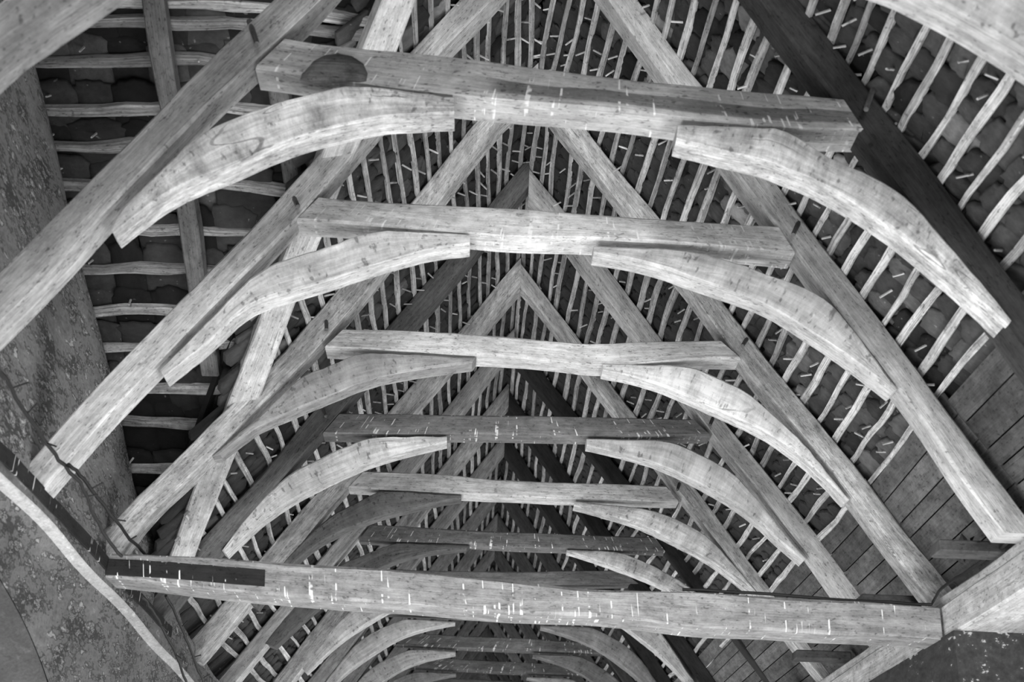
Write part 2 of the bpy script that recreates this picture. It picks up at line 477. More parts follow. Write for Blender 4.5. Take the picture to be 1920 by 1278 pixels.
#        rafterL rafterR collar braceL braceR
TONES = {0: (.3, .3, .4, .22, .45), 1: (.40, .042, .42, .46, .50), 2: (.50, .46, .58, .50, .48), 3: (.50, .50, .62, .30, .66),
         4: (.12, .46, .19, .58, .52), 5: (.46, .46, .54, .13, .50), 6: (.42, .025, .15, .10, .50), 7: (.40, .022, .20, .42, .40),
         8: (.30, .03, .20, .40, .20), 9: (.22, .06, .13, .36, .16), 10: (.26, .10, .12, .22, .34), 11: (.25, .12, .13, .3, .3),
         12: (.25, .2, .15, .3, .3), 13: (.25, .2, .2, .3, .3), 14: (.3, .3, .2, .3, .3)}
LABELS = {0: 'nearest truss, only its two brace ends cross the upper picture corners',
          1: 'topmost truss across the picture with pale braces and one black right rafter',
          2: 'second truss from the top with wide pale collar and adzed underside',
          3: 'third truss from the top with crooked pale collar and a grey left brace',
          4: 'fourth truss from the top with dark straight collar between two pale braces',
          5: 'fifth truss from the top with pale collar and a dark left brace',
          6: 'sixth truss from the top with dark collar just above the big tie beam',
          7: 'truss whose grey collar just shows over the middle of the tie beam',
          8: 'truss with its collar hidden behind the big tie beam',
          9: 'truss with the first dark collar seen below the big tie beam',
          10: 'truss with the second dark collar seen below the big tie beam',
          11: 'truss with its collar just entering at the bottom edge of the picture',
          12: 'distant truss whose rafters show between the two lowest dark collars',
          13: 'fifth truss from the far end of the roof',
          14: 'fourth truss from the far end of the roof',
          15: 'third truss from the far end of the roof', 16: 'second truss from the far end of the roof', 17: 'last truss before the far end wall'}


def cut(l, side, X):                           # outline reaches the axis
    return l


def build_truss(i):
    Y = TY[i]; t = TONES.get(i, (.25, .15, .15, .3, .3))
    root = empty('roof_truss', (0, Y, ZO + 1.66))
    props(root, LABELS.get(i), 'roof truss', 'oak trusses of the nave roof')
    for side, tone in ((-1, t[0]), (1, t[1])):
        f = LINES[(i, side)]; d = {(5, -1): .16, (7, -1): .155, (1, -1): .145, (1, 1): .145, (5, 1): .12}.get((i, side), .133)
        zb = 1.64
        # find the ridge end of this rafter: where its outer edge reaches the axis
        zt = HA
        while abs(f(zt)) < .5 and f(zt) * side > 0: zt += .005
        while f(zt) * side < 0: zt -= .005
        n = 26
        up = [(f(zt + (zb - zt) * k / n), zt + (zb - zt) * k / n) for k in range(n + 1)]
        dz = d * math.sqrt(1 + M_ * M_) / M_
        lo = [(side * M_ * (zt - dz - z) if False else None, z) for _, z in up]
        lo = []
        for k in range(n + 1):
            z = zt + (zb - zt) * k / n
            # inner edge: same line moved inwards along the slope normal
            z2 = (zt - dz) + (zb - (zt - dz)) * k / n
            x2 = f(z2) - side * d * math.sqrt(1 + M_ * M_)
            lo.append((x2 if k else 0.0, z2))
        lo[0] = (0.0, zt - dz * 1.0); up[0] = (0.0, zt)
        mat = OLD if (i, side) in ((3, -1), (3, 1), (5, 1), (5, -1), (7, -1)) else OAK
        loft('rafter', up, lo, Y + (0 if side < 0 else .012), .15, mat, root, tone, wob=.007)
    if i in COLT:
        up, lo = pts(COLT[i], Y), pts(COLA[i], Y)
    else:
        up, lo = [(-1.17, 3.08), (1.17, 3.08)], [(-1.26, 2.945), (1.26, 2.945)]
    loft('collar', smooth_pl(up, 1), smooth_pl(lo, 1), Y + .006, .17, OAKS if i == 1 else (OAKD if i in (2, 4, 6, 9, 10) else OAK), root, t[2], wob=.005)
    for side, tone, BR in ((-1, t[3], BR_L), (1, t[4], BR_R)):
        if i in BR:
            up, lo = pts(BR[i][0], Y - .004), pts(BR[i][1], Y - .004)
        else:
            a = R.uniform(-.012, .012)
            up = [(side * x, z + a) for x, z in TB_U]; lo = [(side * x, z + a) for x, z in TB_L]
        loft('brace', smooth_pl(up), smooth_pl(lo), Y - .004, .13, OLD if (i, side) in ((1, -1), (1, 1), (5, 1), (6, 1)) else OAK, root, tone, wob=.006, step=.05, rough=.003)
    if i == 1:                                  # big dark knot in the near face of the collar
        kn = [(566, 132), (584, 112), (606, 101), (634, 97), (662, 102), (684, 117), (693, 138), (690, 152), (655, 150), (612, 154), (585, 152), (562, 146)]
        cxk, czk = onY((632, 124), Y - .012)
        V = [(cxk, Y - .014, czk + ZO)]
        for fr_, yy in ((.55, -.011), (.85, -.004), (1.0, .012)):
            for q in kn:
                xx, zz = onY(q, Y); V.append((cxk + (xx - cxk) * fr_, Y + yy + R.uniform(-.002, .002), czk + (zz - czk) * fr_ + ZO))
        m_ = len(kn); F = [(0, 1 + (j + 1) % m_, 1 + j) for j in range(m_)]
        for a_ in (0, 1): F += [(1 + a_ * m_ + j, 1 + a_ * m_ + (j + 1) % m_, 1 + (a_ + 1) * m_ + (j + 1) % m_, 1 + (a_ + 1) * m_ + j) for j in range(m_)]
        props(link_mesh('knot', V, F, OLD, root, .09, [tuple((V[q][0], V[q][2]) for q in f) for f in F], 60), 'dark round knot on the pale collar')
    for q0, q1 in PEGS.get(i, []):
        x0, z0 = onY(q0, Y + .01); x1, z1 = onY(q1, Y - .07)
        tube('peg', [(x0, Y + .03, z0 + ZO), (x1, Y - .07, z1 + ZO)], .0125, PEGM, root, .13, 7, .85)
    return root


PEGS = {1: [((466, 34), (482, 82)), ((1641, 156), (1624, 205))], 2: [((549, 364), (559, 387)), ((1500, 412), (1487, 440))],
        3: [((611, 595), (612, 618)), ((1402, 632), (1392, 648))], 4: [((603, 761), (611, 780)), ((1338, 780), (1331, 797))],
        5: [((1275, 903), (1270, 918))]}
for i in TY:
    build_truss(i)

# ------------------------------------------------------------------ tie beam and wall plates
TIEY = 6.42
tt = [(186, 1036), (480, 1051), (720, 1066), (850, 1078), (960, 1086), (1100, 1100), (1310, 1110), (1440, 1120), (1600, 1129), (1762, 1139)]
tb = [(190, 1083), (330, 1096), (480, 1112), (600, 1120), (705, 1128), (830, 1138), (960, 1147), (1100, 1156), (1200, 1164), (1335, 1177), (1440, 1180), (1600, 1188), (1768, 1199)]
tie = empty('tie_beam', (0, TIEY, ZO + 1.45))
props(tie, 'big pale tie beam with white drips spanning wall to wall low in the picture', 'beam')
loft('beam_timber', pts(tt, TIEY), pts(tb, TIEY), TIEY, .25, OAKD, tie, .26, wob=.007, ch=.012)
su = pts([(191, 1046), (300, 1052), (400, 1060), (497, 1068)], TIEY - .004); sl_ = pts([(192, 1077), (300, 1083), (400, 1091), (496, 1098)], TIEY - .004)
props(loft('black_band', su, sl_, TIEY - .006, .02, BLACK, tie, .02, wob=.002, ch=.003), 'black painted band streaked with white drips')

pl = empty('wall_plate', (2.3, 8, ZO + 1.45))
props(pl, 'pale oak wall plate at the lower right where the tie beam lands', 'beam')
def along(name, x0, x1, z0, z1, ya, yb, mat, parent, tone, wob=.005):
    n = int((yb - ya) / .25) + 2; V = []; F = []; UV = []
    a, b, c, e = Wob(wob), Wob(wob), Wob(wob), Wob(wob)
    bv = min(.012, (z1 - z0) * .25)
    for k in range(n):
        y = ya + (yb - ya) * k / (n - 1)
        xa = x0 + a(y); za = z0 + b(y); zb = z1 + c(y)
        V += [(xa + bv, y, zb + ZO), (xa, y, zb - bv + ZO), (xa, y, za + bv + ZO), (xa + bv, y, za + ZO), (x1, y, za + ZO), (x1, y, zb + ZO)]
    pr = [0, .012, z1 - z0, z1 - z0 + .012, z1 - z0 + abs(x1 - x0), 2 * (z1 - z0) + abs(x1 - x0), 2 * (z1 - z0 + abs(x1 - x0))]
    for k in range(n - 1):
        y = ya + (yb - ya) * k / (n - 1); y2 = ya + (yb - ya) * (k + 1) / (n - 1)
        for j in range(6):
            j2 = (j + 1) % 6
            F.append((k * 6 + j, k * 6 + j2, (k + 1) * 6 + j2, (k + 1) * 6 + j)); UV.append(((y, pr[j]), (y, pr[j + 1]), (y2, pr[j + 1]), (y2, pr[j])))
    F.append(tuple(range(6))[::-1]); UV.append(((0, 0),) * 6); F.append(tuple((n - 1) * 6 + j for j in range(6))); UV.append(((0, 0),) * 6)
    return link_mesh(name, V, F, mat, parent, tone, UV)
along('plate_timber', 2.135, 2.50, 1.425, 1.595, 1.5, 28.5, OAK, pl, .52)
along('plate_board', 2.155, 2.50, 1.602, 1.655, 1.5, 28.5, OAK, pl, .50)

# ------------------------------------------------------------------ left wall with its gable
XW = -2.16
GS, GC = .60, 6.72                             # side gable roof: Z = GC - GS * Y
gz = lambda y: GC - GS * y
GN = Vector((0, GS, 1)).normalized()
def on_gable(q):
    d = ray(q); o = Vector((CAMX, 0, 0)); n = Vector((0, GS, 1)); t = (GC - n.dot(o)) / n.dot(d)
    return o + d * t
edge3 = [tuple(on_gable(q)) for q in [(52, 20), (70, 110), (90, 190), (112, 280), (130, 370), (160, 500), (190, 620), (226, 770), (250, 900), (292, 1015)]]
edge3 = [(-2.52, 2.4, gz(2.4)), (-2.50, 3.6, gz(3.6))] + edge3 + [(XW - .03, onX((345, 1100), XW - .03)[0] + .15, 1.82), (XW - .02, onX((388, 1180), XW)[0], 1.74), (XW, onX((402, 1265), XW)[0], 1.68), (XW, 11.5, 1.66), (XW, 28.6, 1.66)]
edge = [(p[1], p[2]) for p in edge3]; edgex = [(p[1], p[0]) for p in edge3]
def interp(l, y):
    if y <= l[0][0]: return l[0][1]
    for (a, b), (c, d) in zip(l, l[1:]):
        if a <= y <= c: return b + (d - b) * (y - a) / max(1e-6, c - a)
    return l[-1][1]
wl = props(empty('wall_left', (XW, 6, 0)), 'left plastered wall with flaking limewash rising into a gable', None, None, 'structure')
def sheet(name, rows, mat, parent, tone=.5, smooth=60):
    """rows: list of equally long lists of world points"""
    V = [p for r in rows for p in r]; n = len(rows[0]); F = []
    for i in range(len(rows) - 1):
        for j in range(n - 1): F.append((i * n + j, i * n + j + 1, (i + 1) * n + j + 1, (i + 1) * n + j))
    return link_mesh(name, V, F, mat, parent, tone, None, smooth)
# upper wall, with uneven face and the plaster edge turning outwards at the top
ys = [-12, -8, -4, -1, .8] + [1.6 + .12 * k for k in range(int((15 - 1.6) / .12))] + [15 + .7 * k for k in range(19)] + [28.5]
rows = []
wA, wB, wC = Wob(.014, 3), Wob(.012, 5), Wob(.02, 2.4)
for f_ in (0, .12, .25, .4, .55, .7, .82, .92, 1.0):
    row = []
    for y in ys:
        zt = interp(edge, y) + wB(y); z = 1.60 + (zt - 1.60) * f_
        row.append((XW + (interp(edgex, y) - XW) * f_ + (wA(y + z * 1.7) + wC(z * 2 + y * .4) * .6) * (.3 + .5 * f_) - (.03 if f_ == 1 else 0), y, z + ZO))
    rows.append(row)
rows.append([(XW - .75, y, interp(edge, y) + ZO) for y in ys])
sheet('upper_plaster', rows, PLASTER, wl, .37)
# plaster band below the plate, rolling under at its lower edge, then the lower wall with the window arch
arch = [(2.4, -.9), (2.5, .2), (2.75, .62), (3.1, .92), (3.5, 1.12), (4.0, 1.25), (4.55, 1.32), (5.09, 1.27), (5.41, 1.20), (5.70, 1.12), (6.09, .97), (6.36, .78), (6.55, .5), (6.68, 0.1), (6.7, -.9)]
wZ = Wob(.012, 1.6)
ARCH = smooth_pl(arch, 2)
zl = lambda y: 1.555 - .024 * (y - 4.9) + wZ(y)
def prow(x, dz): return [(x + wA(y) * .3, y, (1.60 if dz is None else zl(y) + dz) + ZO) for y in ys]
sheet('plate_band', [prow(XW + .045, None), prow(XW + .05, .05), prow(XW + .05, .014)], PLASTER, wl, .25)
sheet('highlight_ledge', [prow(XW + .05, .014), prow(XW + .047, .006), prow(XW + .04, .001), prow(XW + .028, -.003), prow(XW + .012, -.006), prow(XW + .004, -.014)], REVEAL, wl, 1.0)  # light caught on the rounded lower edge, painted in as a paler tone
rows = [prow(XW + .004, -.014), prow(XW - .008, -.05)]
low = [(XW - .025 + wA(y + 1) * .3, y, (interp(ARCH, y) if ARCH[0][0] < y < ARCH[-1][0] else -1.6) + ZO) for y in ys]
for f_ in (.12, .3, .5, .75, 1.0):
    rows.append([(XW - .022 + wA(y + z) * .4, y, rows[1][j][2] + (z - rows[1][j][2]) * f_) for j, (x, y, z) in enumerate(low)])
sheet('lower_plaster', rows, PLASTER, wl, .24)
# window arch: splayed reveal, a stone inner ring and the window wall behind
win = props(empty('window_1', (XW - .3, 4.55, ZO)), 'arched window recess in the left wall at the lower left corner', None, None, 'structure')
cyc, czc = 4.55, .2
def ring(s, x): return [(x, cyc + (y - cyc) * s, czc + (z - czc) * s + ZO) for y, z in ARCH]
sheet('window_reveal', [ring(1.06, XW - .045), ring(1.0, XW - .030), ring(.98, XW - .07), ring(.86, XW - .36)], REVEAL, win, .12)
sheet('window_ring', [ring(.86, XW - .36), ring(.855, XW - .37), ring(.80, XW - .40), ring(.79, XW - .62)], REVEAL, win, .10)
bk = [(cyc + (y - cyc) * .79, czc + (z - czc) * .79) for y, z in arch]
link_mesh('window_glass', [(XW - .6, y, z + ZO) for y, z in bk], [tuple(range(len(bk)))], plain('pale_window_glass', .5, .3), win, .5)

lp = props(empty('wall_plate', (-2.15, 8, ZO + 1.6)), 'black strip of timber plate set in the left plaster wall', 'beam')
def strip(ya, yb, z0, z1):
    V = []; F = []; UV = []; n = 14
    for k in range(n):
        y = ya + (yb - ya) * k / (n - 1); c = 1.63 + wB(y) * .5
        x = XW + .056 + wA(y) * .3
        V += [(x - .1, y, z1 + c + ZO), (x, y, z1 + c - .004 + ZO), (x, y, z0 + c + ZO), (x - .1, y, z0 + c + ZO)]
    for k in range(n - 1):
        for j in range(4):
            j2 = (j + 1) % 4
            F.append((k * 4 + j, (k + 1) * 4 + j, (k + 1) * 4 + j2, k * 4 + j2)); UV.append(((k * .1, j * .05), (k * .1 + .1, j * .05), (k * .1 + .1, j * .05 + .05), (k * .1, j * .05 + .05)))
    F.append((0, 1, 2, 3)); UV.append(((0, 0),) * 4); e = (n - 1) * 4; F.append((e + 3, e + 2, e + 1, e)); UV.append(((0, 0),) * 4)
    return link_mesh('plate_strip', V, F, BLACK, lp, .028, UV)
strip(4.62, 6.40, -.035, .035)
strip(6.72, 8.0, -.045, .02)

# ------------------------------------------------------------------ right wall and its pier
wr = props(empty('wall_right', (2.3, 8, 0)), 'dark peeling right wall ending in a pier under the tie beam', None, None, 'structure')
ysr = [6.24 + .2 * k for k in range(112)]
rows = [[(2.75, 6.24, z + ZO) for z in (1.425, 1.2, .9, .3, -1.6)], [(2.30, 6.24 + .006, z + ZO) for z in (1.425, 1.2, .9, .3, -1.6)]]
rows += [[(2.115 + Wob(.006)(y), y, z + ZO) for z in (1.425, 1.2, .9, .3, -1.6)] for y in ysr]
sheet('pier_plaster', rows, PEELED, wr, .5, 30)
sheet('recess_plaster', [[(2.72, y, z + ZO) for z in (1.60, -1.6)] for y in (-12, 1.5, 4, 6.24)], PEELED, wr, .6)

# ------------------------------------------------------------------ roof slopes: battens, stone slates, pegs, boards
NL = math.sqrt(1 + M_ * M_)
def roof_pt(side, X, Y, off):
    """point on a slope: X distance from the axis, off metres outside the rafter backs"""
    Z = HA - X / M_
    x = side * X
    ks = sorted(TY)
    dv = [(TY[k], max(-.04, min(.04, LINES[(k, side)](Z) - side * M_ * (HA - Z)))) for k in ks]
    if Y <= dv[0][0]: e = dv[0][1]
    elif Y >= dv[-1][0]: e = dv[-1][1]
    else:
        for (a, b), (c, d_) in zip(dv, dv[1:]):
            if a <= Y <= c: e = b + (d_ - b) * (Y - a) / (c - a); break
    n = (side / NL, M_ / NL)
    return Vector((x + e + n[0] * off, Y, Z + n[1] * off + ZO))
valleyY = lambda X: 4.75 + (X - .75) * 2.185

BX = []
x = .045
while x < 1.90: BX.append(x); x += .0705 + .010 * x / 1.9
BXL = [BX[-1] + .082 * k for k in range(1, 4)]
YEND = 27.0

def batten(side, X, ya, yb, parent, wd=.030, th=.017, tone=.5):
    n = max(4, int((yb - ya) / .16)); a = Wob(.006, 3.0); b = Wob(.004, 4); c = Wob(.004, 5); kk = R.uniform(-.008, .008)
    V = []; F = []; UV = []
    for k in range(n + 1):
        y = ya + (yb - ya) * k / n
        wob = a(y) + kk * sin(y * 1.1 + X * 20)
        h = (wd + c(y) * 1.3) / 2 * (M_ / NL)      # half width along the slope, in X
        for dx, off in ((-h, .004), (h, .004), (h * .9, .004 + th), (-h * .9, .004 + th)):
            V.append(roof_pt(side, max(.004, X + wob + dx), y, off + b(y) * .5))
    for k in range(n):
        y = (yb - ya) / n * k; y2 = (yb - ya) / n * (k + 1)
        pr = [0, wd, wd + th, 2 * wd + th, 2 * wd + 2 * th]
        for j in range(4):
            j2 = (j + 1) % 4; f = (k * 4 + j, k * 4 + j2, (k + 1) * 4 + j2, (k + 1) * 4 + j); q = ((y, pr[j]), (y, pr[j + 1]), (y2, pr[j + 1]), (y2, pr[j]))
            if side > 0: f = f[::-1]; q = q[::-1]
            F.append(f); UV.append(q)
    e = n * 4
    F += [(0, 1, 2, 3), (e + 3, e + 2, e + 1, e)]; UV += [((0, 0), (.01, 0), (.01, .01), (0, .01))] * 2
    return link_mesh('batten', V, F, BATT, parent, tone, UV)

# a dozen stone-slate shapes, hung by the head; local x along the course, y up the slope, z outwards
def slate_mesh(k):
    n = 12; V = []; F = []
    W = R.uniform(.085, .13); H = R.uniform(.9, 1.1)
    prof = []
    for j in range(n + 1):
        t = pi * j / n
        rr = 1 + R.uniform(-.13, .10)
        sq = R.uniform(.55, .95)
        cx_ = cos(t); sy_ = sin(t)
        prof.append((W * math.copysign(abs(cx_) ** sq, cx_) * rr, .085 * H * abs(sy_) ** sq * rr))
    out = prof + [(-W * R.uniform(.9, 1.1), -.26), (0, -.28), (W * R.uniform(.9, 1.1), -.26)]
    th = R.uniform(.016, .028)
    m = len(out)
    for sx, z in ((1.0, .004), (.0, .0)):
        pass
    for (x, y) in out: V.append((x * .60, y * .6 - .02 if y > 0 else y, -th * .25))
    for (x, y) in out: V.append((x * .92, y * .92 if y > 0 else y, 0))
    for (x, y) in out: V.append((x, y, th * .4))
    for (x, y) in out: V.append((x, y, th))
    for a in (0, m, 2 * m):
        for j in range(m): F.append((a + j, a + (j + 1) % m, a + m + (j + 1) % m, a + m + j))
    F.append(tuple(range(m))[::-1]); F.append(tuple(3 * m + j for j in range(m)))
    me = bpy.data.meshes.new('slate'); me.from_pydata(V, [], F); me.materials.append(SLATE)
    for p in me.polygons: p.use_smooth = True
    me.set_sharp_from_angle(angle=1.1); me.update()
    return me
SL = [slate_mesh(k) for k in range(14)]

def frame_at(side, X, Y, off):
    """matrix: x along +Y, y up the slope, z outwards"""
    o = roof_pt(side, X, Y, off)
    up = Vector((-side * M_ / NL, 0, 1 / NL)); nz = Vector((side / NL, 0, M_ / NL))
    xa = up.cross(nz)
    return Matrix(((xa.x, up.x, nz.x, o.x), (xa.y, up.y, nz.y, o.y), (xa.z, up.z, nz.z, o.z), (0, 0, 0, 1)))

def add_slates(name_root, frames, parent, limit=300):
    """frames nearest first; the rest joined as one part of kind stuff"""
    b = Vector(parent.location)
    frames.sort(key=lambda f: f[0])
    for d_, mat, mi, tone in frames[:limit]:
        o = bpy.data.objects.new('slate', SL[mi]); COL.objects.link(o); o.parent = parent
        mm = mat.copy(); mm.translation = mat.translation - b; o.matrix_local = mm; o.color = (tone, tone, tone, 1)
    rest = frames[limit:]
    if rest:
        V = []; F = []
        for d_, mat, mi, tone in rest:
            me = SL[mi]; n0 = len(V)
            V += [tuple(mat @ v.co) for v in me.vertices]
            F += [tuple(n0 + q for q in p.vertices) for p in me.polygons]
        o = link_mesh('distant_slates', V, F, SLATE, parent, .045); o['kind'] = 'stuff'

def add_pegs(P, parent, limit=280):
    P.sort(key=lambda p: p[0])
    for k, (d_, a, b_) in enumerate(P[:limit]):
        tube('slate_peg', [a, b_], .0062, PEGM, parent, R.uniform(.4, .7), 5, .8)

def slope(side):
    nm = 'roof_left' if side < 0 else 'roof_right'
    root = props(empty(nm, (side * 1.1, 6, ZO + 3.4)), ('left' if side < 0 else 'right') + ' roof slope of stone slates hung on riven battens', None, None, 'structure')
    for X in (BX if side > 0 else BX + BXL):
        y0 = 2.2 if side > 0 else max(2.2, valleyY(X) - .05)
        while y0 < YEND:
            nxt = [TY[k] for k in TY if TY[k] > y0 + (1.2 if y0 < 11 else 4)]
            y1 = min(YEND, R.choice(nxt[:3]) + .07) if nxt else YEND
            if YEND - y1 < 1.2: y1 = YEND
            batten(side, X + R.uniform(-.011, .011), y0, y1, root, R.uniform(.023, .041), .017, R.uniform(.33, .68))
            y0 = y1 + .004
    fr = []; pg = []
    for j, X in enumerate(BX if side > 0 else BX + BXL):
        y = 2.2 + R.uniform(0, .2) if side > 0 else max(2.2, valleyY(X) - .02)
        while y < YEND:
            wd = R.uniform(.12, .21)
            tilt = R.uniform(.13, .24); rz = R.uniform(-.16, .16)
            m = frame_at(side, X - .014 + R.uniform(-.014, .012), y + wd / 2, .026 + R.uniform(0, .012)) @ Matrix.Rotation(-tilt, 4, 'X') @ Matrix.Rotation(rz, 4, 'Z')
            m = m @ Matrix.Diagonal((wd / .215, R.uniform(.8, 1.3), 1, 1))
            p = m.translation; dist = (p - cam.location).length
            fr.append((dist + (0 if 1.0 < p.y < 99 else 9), m, R.randrange(len(SL)), max(.015, R.gauss(.055, .024)) * (R.choice((1, 1, 1, 1, 1, 1, 1, 2.6)))))
            if R.random() < .4 and y > 2.5:
                q = roof_pt(side, X - .022, y + wd / 2 + R.uniform(-.03, .03), .02)
                e = q + Vector((-side * R.uniform(.035, .06), R.uniform(-.035, .035), R.uniform(-.035, .012)))
                pg.append((dist, q, e))
            y += wd * R.uniform(.93, 1.02)
    # rank by how much of the view they fill: skip those outside the frame
    def seen(p):
        v = p - cam.location; z = v.dot(FW)
        return z > .5 and abs(v.dot(RI)) / z * FPX < 1020 and abs(v.dot(UP)) / z * FPX < 700
    fr = [(d_ if seen(m.translation) else d_ + 50, m, a, t) for d_, m, a, t in fr]
    pg = [p for p in pg if seen(p[1])]
    add_slates(nm, fr, root); add_pegs(pg, root)
    # backing that closes the slope outside the slates
    V = []; 
    if side > 0: poly = [(-.2, -12.0), (2.75, -12.0), (2.75, 5.0), (2.75, 28.5), (-.2, 28.5)]
    else: poly = [(-.2, valleyY(0) - .6), (.75, 4.75), (2.3, valleyY(2.3)), (2.6, 28.5), (0, 28.5)]
    a = [roof_pt(side, X, Y, .15) for X, Y in poly]; b = [roof_pt(side, X, Y, .18) for X, Y in poly]
    n = len(a)
    if side < 0:
        near = [(-.2, -12.0), (2.9, -12.0), (2.9, 2.6), (-.2, 2.6)]
        V = [roof_pt(-1, X, Y, o_) for o_ in (.15, .18) for X, Y in near]
        link_mesh('slate_backing', V, [(0, 1, 2, 3), (7, 6, 5, 4), (0, 4, 5, 1), (1, 5, 6, 2), (2, 6, 7, 3), (3, 7, 4, 0)], DARKSH, root)
    link_mesh('slate_backing', a + b, [tuple(range(n)), tuple(range(2 * n - 1, n - 1, -1))] + [(k, (k + 1) % n, n + (k + 1) % n, n + k) for k in range(n)], DARKSH, root)
    return root
RR = slope(1)
RL = slope(-1)

# boards under the right eave, one row of planks to each bay between the trusses
def eave_boards():
    ks = [TY[k] for k in range(0, 13)]
    for bi, (ya, yb) in enumerate(zip(ks, ks[1:])):
        X = [1.90, 1.88, 1.86, 1.84, 1.84, 1.80, 1.8, 1.8, 1.8, 1.8, 1.8, 1.8][bi]
        while X < 2.36:
            wd = R.uniform(.050, .085)
            V = []; F = []; UV = []
            lift = R.uniform(0, .006)
            for y in (ya + .02, yb + .10):
                for xx, off in ((X, .002 + lift), (X + wd - .004, .002 + lift), (X + wd - .004, .018 + lift), (X, .018 + lift)):
                    V.append(roof_pt(1, xx, y, off))
            for j in range(4):
                j2 = (j + 1) % 4; F.append((j, 4 + j, 4 + j2, j2)); UV.append(((ya, j * .1 + X), (yb, j * .1 + X), (yb, j * .1 + .1 + X), (ya, j * .1 + .1 + X)))
            F += [(0, 1, 2, 3), (7, 6, 5, 4)]; UV += [((0, 0),) * 4] * 2
            link_mesh('eave_board', V, F, BOARD, RR, R.uniform(.07, .14), UV)
            X += wd
eave_boards()
# planks laid across the wall top between the truss feet
for k, (y, z) in enumerate(((5.62, 1.70), (6.85, 1.745), (8.35, 1.74), (9.75, 1.74), (11.1, 1.74))):
    o = box('wall_top_plank', 1.86, 2.25 - (z - 1.70) * .7, y, y + .13, z - .055, z, BOARD, None, .07)
    props(o, ['short dark plank on the right wall top between second and third truss', 'short dark plank on the right wall top behind the tie beam end', 'dark plank on the right wall top just below the tie beam',
              'small dark plank on the right wall top between fifth and sixth truss', 'farthest small dark plank on the right wall top'][k], 'plank', 'planks on the right wall top')

# ------------------------------------------------------------------ gable roof on the left: valley rafter, jack rafters, battens, slates
grt = props(empty('gable_roof', (-1.6, 5, ZO + 2.9)), 'dark underside of the side gable roof at the upper left', None, None, 'structure')
VA, VB = on_gable((740, 0)), on_gable((330, 1040))
def gable_limit(y):                            # X of the valley on the gable plane
    return VA.x + (VB.x - VA.x) * (y - VA.y) / (VB.y - VA.y)
GB = [3.9, 4.12, 4.34, 4.56] + [on_gable(q).y for q in [(340, 18), (204, 45), (175, 117), (186, 206), (171, 277), (146, 345), (240, 435), (250, 510), (230, 585), (240, 650), (330, 735), (310, 797), (270, 880)]]
for y in GB:
    x0 = interp(edgex, y) - .08; x1 = min(-.4, gable_limit(y) + .06); n = 14
    a, b = Wob(.012, 5), Wob(.008, 6); wd = R.uniform(.034, .046)
    V = []; F = []; UV = []
    for k in range(n + 1):
        X = x0 + (x1 - x0) * k / n; yc = y + a(X) - .02 * sin((X + 2.1) * 3) * R.uniform(.9, 1.1); h = wd / 2 + b(X) * .6
        for dy, off in ((-h, .0), (h, .0), (h, .022), (-h, .022)):
            V.append((X, yc + dy, gz(yc + dy) + ZO + off + .004))
    for k in range(n):
        for j in range(4):
            j2 = (j + 1) % 4; F.append((k * 4 + j, (k + 1) * 4 + j, (k + 1) * 4 + j2, k * 4 + j2))
            UV.append(((k * .1, j * .06), (k * .1 + .1, j * .06), (k * .1 + .1, j * .06 + .06), (k * .1, j * .06 + .06)))
    F += [(0, 3, 2, 1)[::-1], (n * 4, n * 4 + 1, n * 4 + 2, n * 4 + 3)]; UV += [((0, 0),) * 4] * 2
    F = [f[::-1] for f in F]; UV = [u[::-1] for u in UV]
    link_mesh('batten', V, F, BATT, grt, R.uniform(.20, .42), UV, smooth=30)
fr = []; pg = []
up = Vector((0, -1, GS)).normalized()
for y in GB + [GB[-1] + .25, GB[-1] + .5]:
    X = interp(edgex, y) - .1
    while X < min(-.35, gable_limit(y) - .12):
        wd = R.uniform(.16, .26)
        xa = up.cross(GN)
        o = Vector((X + wd / 2, y - .035 + R.uniform(-.02, .02), gz(y - .035) + ZO + .028 + R.uniform(0, .01)))
        m = Matrix(((xa.x, up.x, GN.x, o.x), (xa.y, up.y, GN.y, o.y), (xa.z, up.z, GN.z, o.z), (0, 0, 0, 1))) @ Matrix.Rotation(-R.uniform(.06, .12), 4, 'X') @ Matrix.Diagonal((wd / .2, R.uniform(.8, 1.4), 1, 1))
        fr.append((o.length, m, R.randrange(len(SL)), max(.01, R.gauss(.032, .018))))
        if R.random() < .45:
            q = o + Vector((R.uniform(-.03, .03), .0, .0)); pg.append((0, q, q + Vector((R.uniform(-.02, .01), R.uniform(-.05, -.02), -R.uniform(.04, .06)))))
        X += wd * R.uniform(.94, 1.02)
add_slates('gable', fr, grt); add_pegs(pg, grt, 60)
a = [(-3.0, 1.0), (-3.0, 7.9), (gable_limit(7.9) + .1, 7.9), (gable_limit(3.2) + .1, 3.2), (.3, 2.4), (.3, 1.0)]
V = [(X, Y, gz(Y) + .12 + ZO) for X, Y in a] + [(X, Y, gz(Y) + .15 + ZO) for X, Y in a]; n = len(a)
link_mesh('slate_backing', V, [tuple(range(n)), tuple(range(2 * n - 1, n - 1, -1))] + [(k, (k + 1) % n, n + (k + 1) % n, n + k) for k in range(n)], DARKSH, grt)
